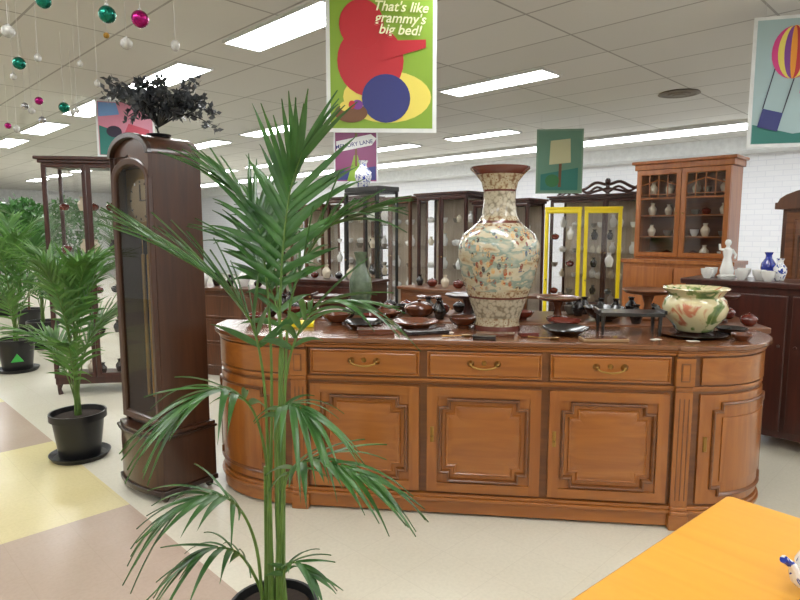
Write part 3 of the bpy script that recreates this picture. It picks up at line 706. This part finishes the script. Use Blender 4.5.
# ------------------------------------------------------------------ display cabinets
M_BACKL=wood('lightened_back',C(160,146,128),C(186,172,154),'Z',.6,0)  # pale back colour stands in for light missing inside the cabinets
def disp(name,label,cat,w,d,h,mt,loc,rz,base_h=.35,shelves=3,items=True,cornice=.06,crest=None,legs=False,ndoor=2,group='china in display cabinets',zsec=None,curio=(7,5,10,11,9,7,10,11),frame=.03,seed=1,back=M_BACKL,open_glass=False,slim=False,sideglass=True):
    t=thing(name,label,cat,loc,rz); q=random.Random(seed)
    mb=MB().m(mt)
    z0=.10
    if open_glass or sideglass:
        for x0 in (-w/2,w/2-.03):
            for y0 in (0,d-.03): mb.box(x0,x0+.03,y0,y0+.03,z0,h-cornice)
        if open_glass: mb.box(-w/2+.03,w/2-.03,d-.02,d,z0,base_h)
        else: mb.m(back).box(-w/2+.03,w/2-.03,d-.015,d,z0,h-cornice).m(mt)
        mb.box(-w/2+.001,-w/2+.03,.03,d-.03,z0,base_h).box(w/2-.03,w/2-.001,.03,d-.03,z0,base_h)
        for x in (-w/2+.012,w/2-.012): MB().m(M_GLASS).box(x-.002,x+.002,.03,d-.03,base_h,h-cornice).done('side_glass',t)
        if open_glass: MB().m(M_GLASS).box(-w/2+.03,w/2-.03,d-.012,d-.008,base_h,h-cornice-.03).done('back_glass',t)
    else:
        mb.box(-w/2,-w/2+.03,0,d,z0,h-cornice).box(w/2-.03,w/2,0,d,z0,h-cornice)
        mb.m(back or mt).box(-w/2+.03,w/2-.03,d-.015,d,z0,h-cornice).m(mt)
    mb.box(-w/2+.03,w/2-.03,0,d-.015,z0,base_h).box(-w/2+.03,w/2-.03,0,d-.015,h-cornice-.03,h-cornice)
    mb.done('body',t,bev=.003)
    if slim: MB().m(mt).box(-w/2-.005,w/2+.005,-.01,d+.01,h-cornice,h).done('cornice',t,bev=.004)
    else: MB().m(mt).box(-w/2-.05,w/2+.05,-.05,d+.01,h-.03,h).box(-w/2-.025,w/2+.025,-.025,d+.005,h-cornice,h-.03).done('cornice',t,bev=.006)
    if legs:
        for x in (-w/2+.03,w/2-.03):
            for y in (.03,d-.03): MB().m(mt).tube([(x,y,z0+.01),(x*1.03,y,.05),(x,y,0)],[.03,.018,.024],8).done('leg',t)
    else: MB().m(mt).box(-w/2+.01,w/2-.01,.01,d-.01,0,z0).done('plinth',t)
    iw=w/ndoor
    for k in range(ndoor):
        cx=-w/2+iw*(k+.5); zt=h-cornice-.005; zb=base_h+.005
        dr=MB().m(mt).mould(rect(cx,(zt+zb)/2,iw-.006,zt-zb),[(0,0),(0,.02),(.006,.022),(frame,.02),(frame+.006,.012),(frame+.006,0)],flat,False)
        if zsec:
            dr.box(cx-iw/2+frame,cx+iw/2-frame,-.015,-.004,zt-.30,zt-.285)
            for j in range(1,4): dr.box(cx-iw/2+frame+(iw-2*frame)*j/4-.004,cx-iw/2+frame+(iw-2*frame)*j/4+.004,-.015,-.004,zt-.29,zt-frame)
            dr.tube([(cx-iw/2+frame,-.01,zt-.16),(cx,-.01,zt-.10),(cx+iw/2-frame,-.01,zt-.16)],.006,5)
        dr=dr.done('door',t,ang=.4)
        MB().m(M_GLASS).mould(rect(cx,(zt+zb)/2,iw-.006,zt-zb),[(frame+.004,.008)],flat).done('glass_pane',dr)
        MB().m(M_BRASS).ball((cx+(iw/2-.03)*(1 if k==0 and ndoor>1 else -1),-.03,(zt+zb)/2),.01,8).done('knob',dr)
    if base_h>.3 and not zsec:
        for k in range(ndoor):
            cx=-w/2+iw*(k+.5)
            MB().m(mt).mould(rect(cx,(z0+base_h)/2,iw-.03,base_h-z0-.03),[(0,0),(0,.014),(.01,.016),(.03,.016),(.036,.008),(.06,.014)],flat).done('lower_door',t,ang=.3)
    if zsec:
        mb=MB().m(mt).box(-w/2-.08,w/2+.08,-.09,d,.02,base_h-.06).box(-w/2-.10,w/2+.10,-.11,d,base_h-.06,base_h-.02)
        mb.done('base_cabinet',t,bev=.005)
        for sx in (-1,1):
            MB().m(mt).mould(rect(sx*w/4,.52,w/2-.02,.85),[(0,.09),(0,.104),(.01,.106),(.05,.106),(.056,.098),(.09,.104)],flat).done('lower_door',t,ang=.3)
            dd=MB().m(mt).mould(rect(sx*w/4,1.07,w/2-.02,.2),[(0,.09),(0,.104),(.01,.106)],flat).done('drawer',t,ang=.3)
    n=shelves
    for k in range(n+1):
        zz=base_h+(h-cornice-.03-base_h)*k/(n+1)
        if k>0: MB().m(M_GLASS if (open_glass or sideglass) else mt).box(-w/2+.03,w/2-.03,.02,d-.015,zz-.008,zz).done('shelf',t)
        if items:
            m=max(2,int(w/.15))
            for j in range(m):
                kk=q.choice(curio); x=-w/2+.12+(w-.24)*j/(m-1); y=d*.5+(.05 if j%2 else -.04)
                cc,ss=math.cos(rz),math.sin(rz)
                sc=q.uniform(.9,1.05) if kk not in (1,0) else .65
                place(kk,(loc[0]+x*cc-y*ss,loc[1]+x*ss+y*cc,zz+.001),0,group,sc)
    if crest:
        mb=MB().m(mt)
        cw=w*.9
        for r0 in (-1,1):
            mb.tube(cr([(r0*cw/2,d*.1,h+.0),(r0*cw*.42,d*.1,h+.09),(r0*cw*.25,d*.1,h+.07),(r0*cw*.12,d*.1,h+.16),(r0*.03,d*.1,h+.13)],16),.022,6)
            mb.tube(cr([(r0*cw*.40,d*.1,h),(r0*cw*.3,d*.1,h+.1),(r0*cw*.2,d*.1,h+.03),(r0*cw*.1,d*.1,h+.1),(0,d*.1,h+.02)],16),.018,6)
            mb.tube(cr([(r0*cw*.48,d*.1,h),(r0*cw*.38,d*.1,h+.05),(r0*cw*.25,d*.1,h+.0),(r0*cw*.1,d*.1,h+.05),(0,d*.1,h+.08)],16),.018,6)
        mb.ball((0,d*.1,h+.17),.04,10,1.3).box(-.025,.025,d*.1-.01,d*.1+.01,h,h+.15)
        mb.done('crest',t,label='pierced carved crest')
    return t
RZ=-R45
disp('bookcase','tall golden brown bookcase with two glazed lattice doors','bookcase',.92,.34,2.27,W_OR,RB(6.4,2.35),RZ,1.27,3,True,.09,None,False,2,'books and china in bookcase',True,seed=4,back=W_MID,curio=(7,9,5,8),frame=.045,sideglass=False)
disp('display_cabinet','bright yellow painted display cabinet with glass doors','display cabinet',.42,.28,1.83,W_YE,(1.95,7.24,0),-.30,.12,4,True,.03,None,False,1,frame=.035,seed=5,curio=(4,9,5,8,10,6),slim=True,open_glass=True)
disp('display_cabinet','bright yellow painted display cabinet beside its twin','display cabinet',.42,.28,1.83,W_YE,(2.385,7.105,0),-.30,.12,4,True,.03,None,False,1,frame=.035,seed=17,curio=(4,9,5,8,10,6),slim=True,open_glass=True)
disp('display_cabinet','dark mahogany display cabinet behind the vase','display cabinet',.85,.38,1.95,W_DK,RB(6.45,4.62),RZ,.3,4,seed=6)
disp('display_cabinet','dark mahogany display cabinet full of white china','display cabinet',.90,.38,2.08,W_DK,RB(6.4,5.58),RZ,.35,4,seed=7)
disp('display_cabinet','walnut display cabinet filled with crockery','display cabinet',.85,.38,2.05,W_DK2,RB(6.4,6.6),RZ,.35,4,seed=8)
disp('display_cabinet','dark wood display cabinet in the cabinet row','display cabinet',.95,.38,2.1,W_DK,RB(6.4,7.65),RZ,.35,4,seed=9)
disp('display_cabinet','walnut display cabinet in the cabinet row','display cabinet',.95,.38,2.0,W_DK2,RB(6.4,8.75),RZ,.35,4,seed=10)
disp('display_cabinet','dark wood display cabinet at the row end','display cabinet',1.0,.38,2.1,W_DK,RB(6.4,9.95),RZ,.35,4,seed=12)
disp('display_cabinet','black display cabinet with glass door and blue vase','display cabinet',.62,.36,2.1,W_BK,RB(5.1,5.8),RZ,.3,4,ndoor=1,seed=13,open_glass=True,slim=True,curio=(4,5,9,10,11,6))
disp('display_cabinet','tall dark cabinet with pierced carved crest','display cabinet',1.7,.4,2.05,W_DK,RB(7.9,3.9),RZ,.5,3,crest=True,seed=14)
disp('display_cabinet','dark wood glazed display cabinet with moulded cornice','display cabinet',.76,.38,2.22,W_DK,(-2.88,5.60,0),math.radians(8),.16,4,legs=True,seed=15,curio=(5,6,4,8),open_glass=True)
q=RB(5.1,5.8)
MB().m(M_BW).lathe(vasep(.11,.34),seg=24).done('blue_white_vase',None,'blue and white vase on top of black cabinet','vase',(q[0]+.02,q[1]+.16,2.101),ang=.8)
# wardrobe
wd=thing('wardrobe','brown carved wardrobe with arched top','wardrobe',RB(6.3,.82),RZ)
MB().m(W_DK2).box(-.6,.6,0,.5,.08,1.78).done('body',wd,bev=.004)
top=[(-.66,1.74),(.66,1.74),(.66,1.80)]+[(.64*math.cos(PI*k/14),1.80+.16*math.sin(PI*k/14)) for k in range(15)]+[(-.66,1.80)]
MB().m(W_DK2).prismy(top,-.04,.5).done('pediment',wd,bev=.005)
MB().m(W_DK2).box(-.62,.62,-.01,.5,0,.08).done('plinth',wd)
for sx in (-1,1):
    d=MB().m(W_MID).mould(rect(sx*.29,.91,.55,1.6),[(0,0),(0,.02),(.01,.024),(.06,.02),(.07,.008),(.11,.018)],flat).m(W_DK2).mould(notch(sx*.29,.91,.36,1.3,.05),[(0,.017),(0,.026),(.012,.03),(.02,.018)],flat,False).done('door',wd,ang=.3)
    MB().m(M_BRASS).ball((sx*.05,-.035,.95),.014,10).done('knob',d)
def chest(label,loc,rz,w,d,h,mt):
    t=thing('chest_of_drawers',label,'chest of drawers',loc,rz)
    MB().m(mt).box(-w/2,w/2,0,d,.08,h-.03).done('body',t,bev=.004); MB().m(mt).box(-w/2-.03,w/2+.03,-.03,d,h-.03,h).done('top',t,bev=.005)
    MB().m(mt).box(-w/2,w/2,.01,d,0,.08).done('plinth',t)
    for k in range(3):
        z0=.1+(h-.15)*k/3; z1=z0+(h-.15)/3-.02
        dd=MB().m(mt).mould(rect(0,(z0+z1)/2,w-.06,z1-z0),[(0,0),(0,.012),(.01,.014),(.02,.008)],flat).done('drawer',t,ang=.3)
        for sx in (-.25,.25): MB().m(M_BRASS).ball((sx*w,-.02,(z0+z1)/2),.012,8).done('knob',dd)
    return t
chest('brown chest of drawers standing behind the clock',(-1.9,6.3,0),-.3,1.0,.45,.95,W_DK2)
chest('dark chest of drawers among shop furniture',(-.8,6.7,0),-.5,1.0,.45,1.0,W_DK)
chest('brown chest of drawers among shop furniture',(.35,6.2,0),-.7,.9,.45,.95,W_MID)
rnd=random.Random(5)
for (cx,cy,rz,h) in ((-1.9,6.3,-.3,.95),(-.8,6.7,-.5,1.0),(.35,6.2,-.7,.95)):
    for j in range(5):
        x=-.34+.17*j; y=.2; place(rnd.choice([4,5,6,8,10]),(cx+x*math.cos(rz)-y*math.sin(rz),cy+x*math.sin(rz)+y*math.cos(rz),h+.001),0,'ornaments on the chests',1.2 if j%2 else 1)
# ------------------------------------------------------------------ posters
def poster(label,loc,rz,w,h,bg,shapes,texts,edge=M_METALW,strings=True):
    t=thing('hanging_poster',label,'poster',loc,rz)
    MB().m(edge).box(-w/2,w/2,0,.006,0,h).done('board',t,label='board with pale border')
    f=.022; MB().m(bg).box(-w/2+f,w/2-f,-.0012,-.0002,f,h-f).done('print',t)
    d=-.0015
    for k,(mt,pts) in enumerate(shapes):
        MB().m(mt).prismy([(x*w,z*h) for x,z in pts],d-.0008,d).done('printed_shape',t); d-=.001
    for s,size,mt,x,z,sh,tilt in texts: text(s,size,mt,t,(x*w,d-.001,z*h),shear=sh,rot=(PI/2,-tilt,0))
    if strings:
        for x in (-w*.4,w*.4): MB().m(M_STR).tube([(x,.003,h-.004),(x,.003,CH-loc[2])],.0012,4).done('cord',t)
    return t
def ell(cx,cz,rx,rz_,n=28,a0=0,a1=2*PI): return [(cx+rx*math.cos(a0+(a1-a0)*k/n),cz+rz_*math.sin(a0+(a1-a0)*k/n)) for k in range(n if a1-a0>6.2 else n+1)]
P_=lambda n,c_: mat(n,c_,.45,0,.96,4)
pg=P_('print_green',C(128,162,48)); py=P_('print_yellow',C(224,208,96)); prd=P_('print_red',C(180,38,48)); pb=P_('print_navy',C(46,52,116)); pp=P_('print_purple',C(120,60,140))
pw=P_('print_white',C(222,222,220)); pt=P_('print_teal',C(40,114,106)); psk=P_('print_sky',C(110,150,200)); plv=P_('print_pale_aqua',C(158,182,186)); po=P_('print_orange',C(224,146,40)); pdg=P_('print_dark_green',C(46,110,60)); pbr=P_('print_brown',C(110,72,44))
pcr=P_('print_pale_yellow',C(232,232,190)); ppk=P_('print_pink',C(206,60,130)); pdk=P_('print_dark',C(44,36,56))
poster('hanging green cartoon poster with red and navy shapes and lettering',(-.10,3.38,2.085),.03,.60,.86,pg,[
 (py,ell(.05,.22,.40,.16)),
 (prd,ell(-.10,.44,.30,.22)),(prd,ell(-.18,.66,.20,.15)),
 (pb,ell(.04,.21,.22,.15)),
 (prd,[(.0,.44),(.40,.52),(.40,.57),(.0,.56)]),
 (pbr,ell(-.28,.12,.15,.06)),(py,ell(-.33,.16,.05,.03)),(pp,ell(-.22,.17,.05,.03)),(prd,ell(-.27,.17,.03,.025)),
 ],[("That's like\ngrammy's\nbig bed!",.072,pcr,.17,.735,.25,-.04)])
poster('small hanging purple poster reading memory lane',(-.62,8.6,2.22),0,.62,.76,P_('print_plum',C(132,60,104)),[
 (pb,[(-.45,.05),(.45,.05),(.45,.3),(-.45,.2)]),(pg,[(-.2,.03),(.2,.03),(.04,.5),(-.04,.5)]),(pbr,[(-.02,.3),(.03,.3),(.03,.9),(-.02,.9)]),
 (pw,[(-.44,.55),(.36,.68),(.47,.80),(.34,.88),(-.44,.75)])],[("MEMORY LANE",.078,pb,-.03,.665,0,.16)])
poster('hanging green framed poster with pale sign on it',(2.02,7.75,2.02),-.1,.58,.80,P_('print_sage',C(96,136,116)),[
 (pt,[(-.4,.05),(.4,.05),(.4,.4),(-.4,.3)]),(pbr,[(-.02,.1),(.04,.1),(.05,.5),(-.01,.5)]),(P_('print_beige',C(190,188,150)),[(-.22,.45),(.24,.48),(.22,.85),(-.2,.82)]),(pdg,ell(-.15,.2,.15,.1))],[],edge=mat('poster_green_edge',C(120,150,130),.5))
def gore(cx,cz,r0,r1,hh):
    a=[(cx+(r0)*math.sin(PI*k/14),cz+hh*math.cos(PI*k/14)) for k in range(15)]
    b=[(cx+(r1)*math.sin(PI*k/14),cz+hh*math.cos(PI*k/14)) for k in range(14,-1,-1)]
    return a+b[1:-1]
bal=[]
for k,mt in enumerate((ppk,py,pp,po,prd,py,ppk)):
    r0=-.19+.38*k/7; bal.append((mt,gore(-.14,.72,r0,r0+.38/7,.20)))
poster('hanging pale blue poster with striped hot air balloon',(2.60,3.96,2.09),-.25,.66,.82,plv,[
 (pt,[(-.46,.03),(.46,.03),(.46,.16),(-.1,.10),(-.46,.18)])]+bal+[
 (pb,[(-.42,.16),(-.24,.12),(-.20,.26),(-.38,.30)]),(pdk,[(-.385,.30),(-.375,.30),(-.29,.60),(-.30,.60)]),(pdk,[(-.21,.26),(-.20,.26),(-.12,.52),(-.13,.52)])],[("Str",.12,ppk,.03,.40,.1,0)])
poster('small hanging poster with pink and teal picture',(-3.05,6.85,2.36),.3,.6,.62,P_('print_pale_pink',C(200,130,150)),[
 (pt,[(-.45,.04),(.45,.04),(.45,.3),(.0,.4),(-.45,.55)]),(P_('print_rose',C(190,70,90)),[(-.1,.25),(.42,.15),(.40,.5),(.05,.6)]),(psk,[(-.45,.7),(-.1,.75),(-.15,.95),(-.45,.95)]),(pdk,ell(-.2,.45,.13,.1))],[])
# ------------------------------------------------------------------ baubles
BT=mat('teal_glitter',C(20,130,110),.25,.7,.4,90); BM=mat('magenta_glitter',C(180,20,120),.25,.7,.5,90); BWh=mat('white_glass',C(210,210,206),.2,.1,.6,40); BG=mat('gold_glitter',C(190,150,70),.3,.8,.5,80); BS=mat('silver_glitter',C(180,180,185),.25,.8,.5,80)
BL={'t':(BT,'teal glitter bauble hanging on a cord'),'m':(BM,'magenta glitter bauble hanging on a cord'),'w':(BWh,'white patterned bauble hanging on a cord'),'g':(BG,'small gold bauble hanging on a cord'),'s':(BS,'silver bauble hanging on a cord')}
for x,y,z,r,k in ((-1.35,2.9,2.54,.046,'t'),(-1.20,2.9,2.52,.046,'m'),(-1.40,3.2,2.5,.035,'w'),(-1.15,3.2,2.49,.026,'w'),(-2.2,3.6,2.51,.042,'t'),(-2.0,3.2,2.56,.038,'w'),(-1.64,2.9,2.60,.040,'t'),
 (-2.5,4.6,2.46,.045,'t'),(-2.8,4.8,2.55,.036,'m'),(-2.76,4.55,2.46,.03,'s'),(-1.5,3.2,2.54,.018,'g'),(-2.09,3.6,2.54,.022,'w'),(-1.95,3.8,2.56,.018,'w'),(-1.95,4.0,2.49,.022,'w'),(-2.9,5.0,2.44,.034,'s'),(-3.5,5.5,2.48,.032,'m'),(-2.55,4.1,2.56,.022,'w'),(-2.3,4.4,2.4,.02,'w'),(-3.1,5.2,2.55,.032,'w'),(-2.65,5.0,2.5,.025,'w'),(-3.3,5.3,2.42,.03,'w')):
    r*=.84
    mt,lb=BL[k]
    t=thing('bauble',lb,'christmas bauble',(x,y,z),0,'hanging christmas baubles')
    MB().m(mt).ball((0,0,0),r,20,1.3 if k=='w' and r<.026 else 1).done('ball',t)
    MB().m(M_STR).lathe([(r*.2,0),(r*.2,r*.22),(0,r*.24)],0,0,r*.95,10).done('cap',t)
    MB().m(M_STR).tube([(0,0,r*1.1),(0,0,CH-z)],.0015,4).done('cord',t)
# ------------------------------------------------------------------ world, camera
wl=bpy.data.worlds.new('World'); S.world=wl; wl.use_nodes=True
bg=wl.node_tree.nodes['Background']; bg.inputs[0].default_value=(.92,.96,1,1); bg.inputs[1].default_value=.7
cam=bpy.data.cameras.new('cam'); co=bpy.data.objects.new('camera',cam); COL.objects.link(co)
cam.lens=27; cam.sensor_width=36; co.location=(0,0,1.55); co.rotation_euler=(math.radians(90-6.6),0,0)
S.camera=co
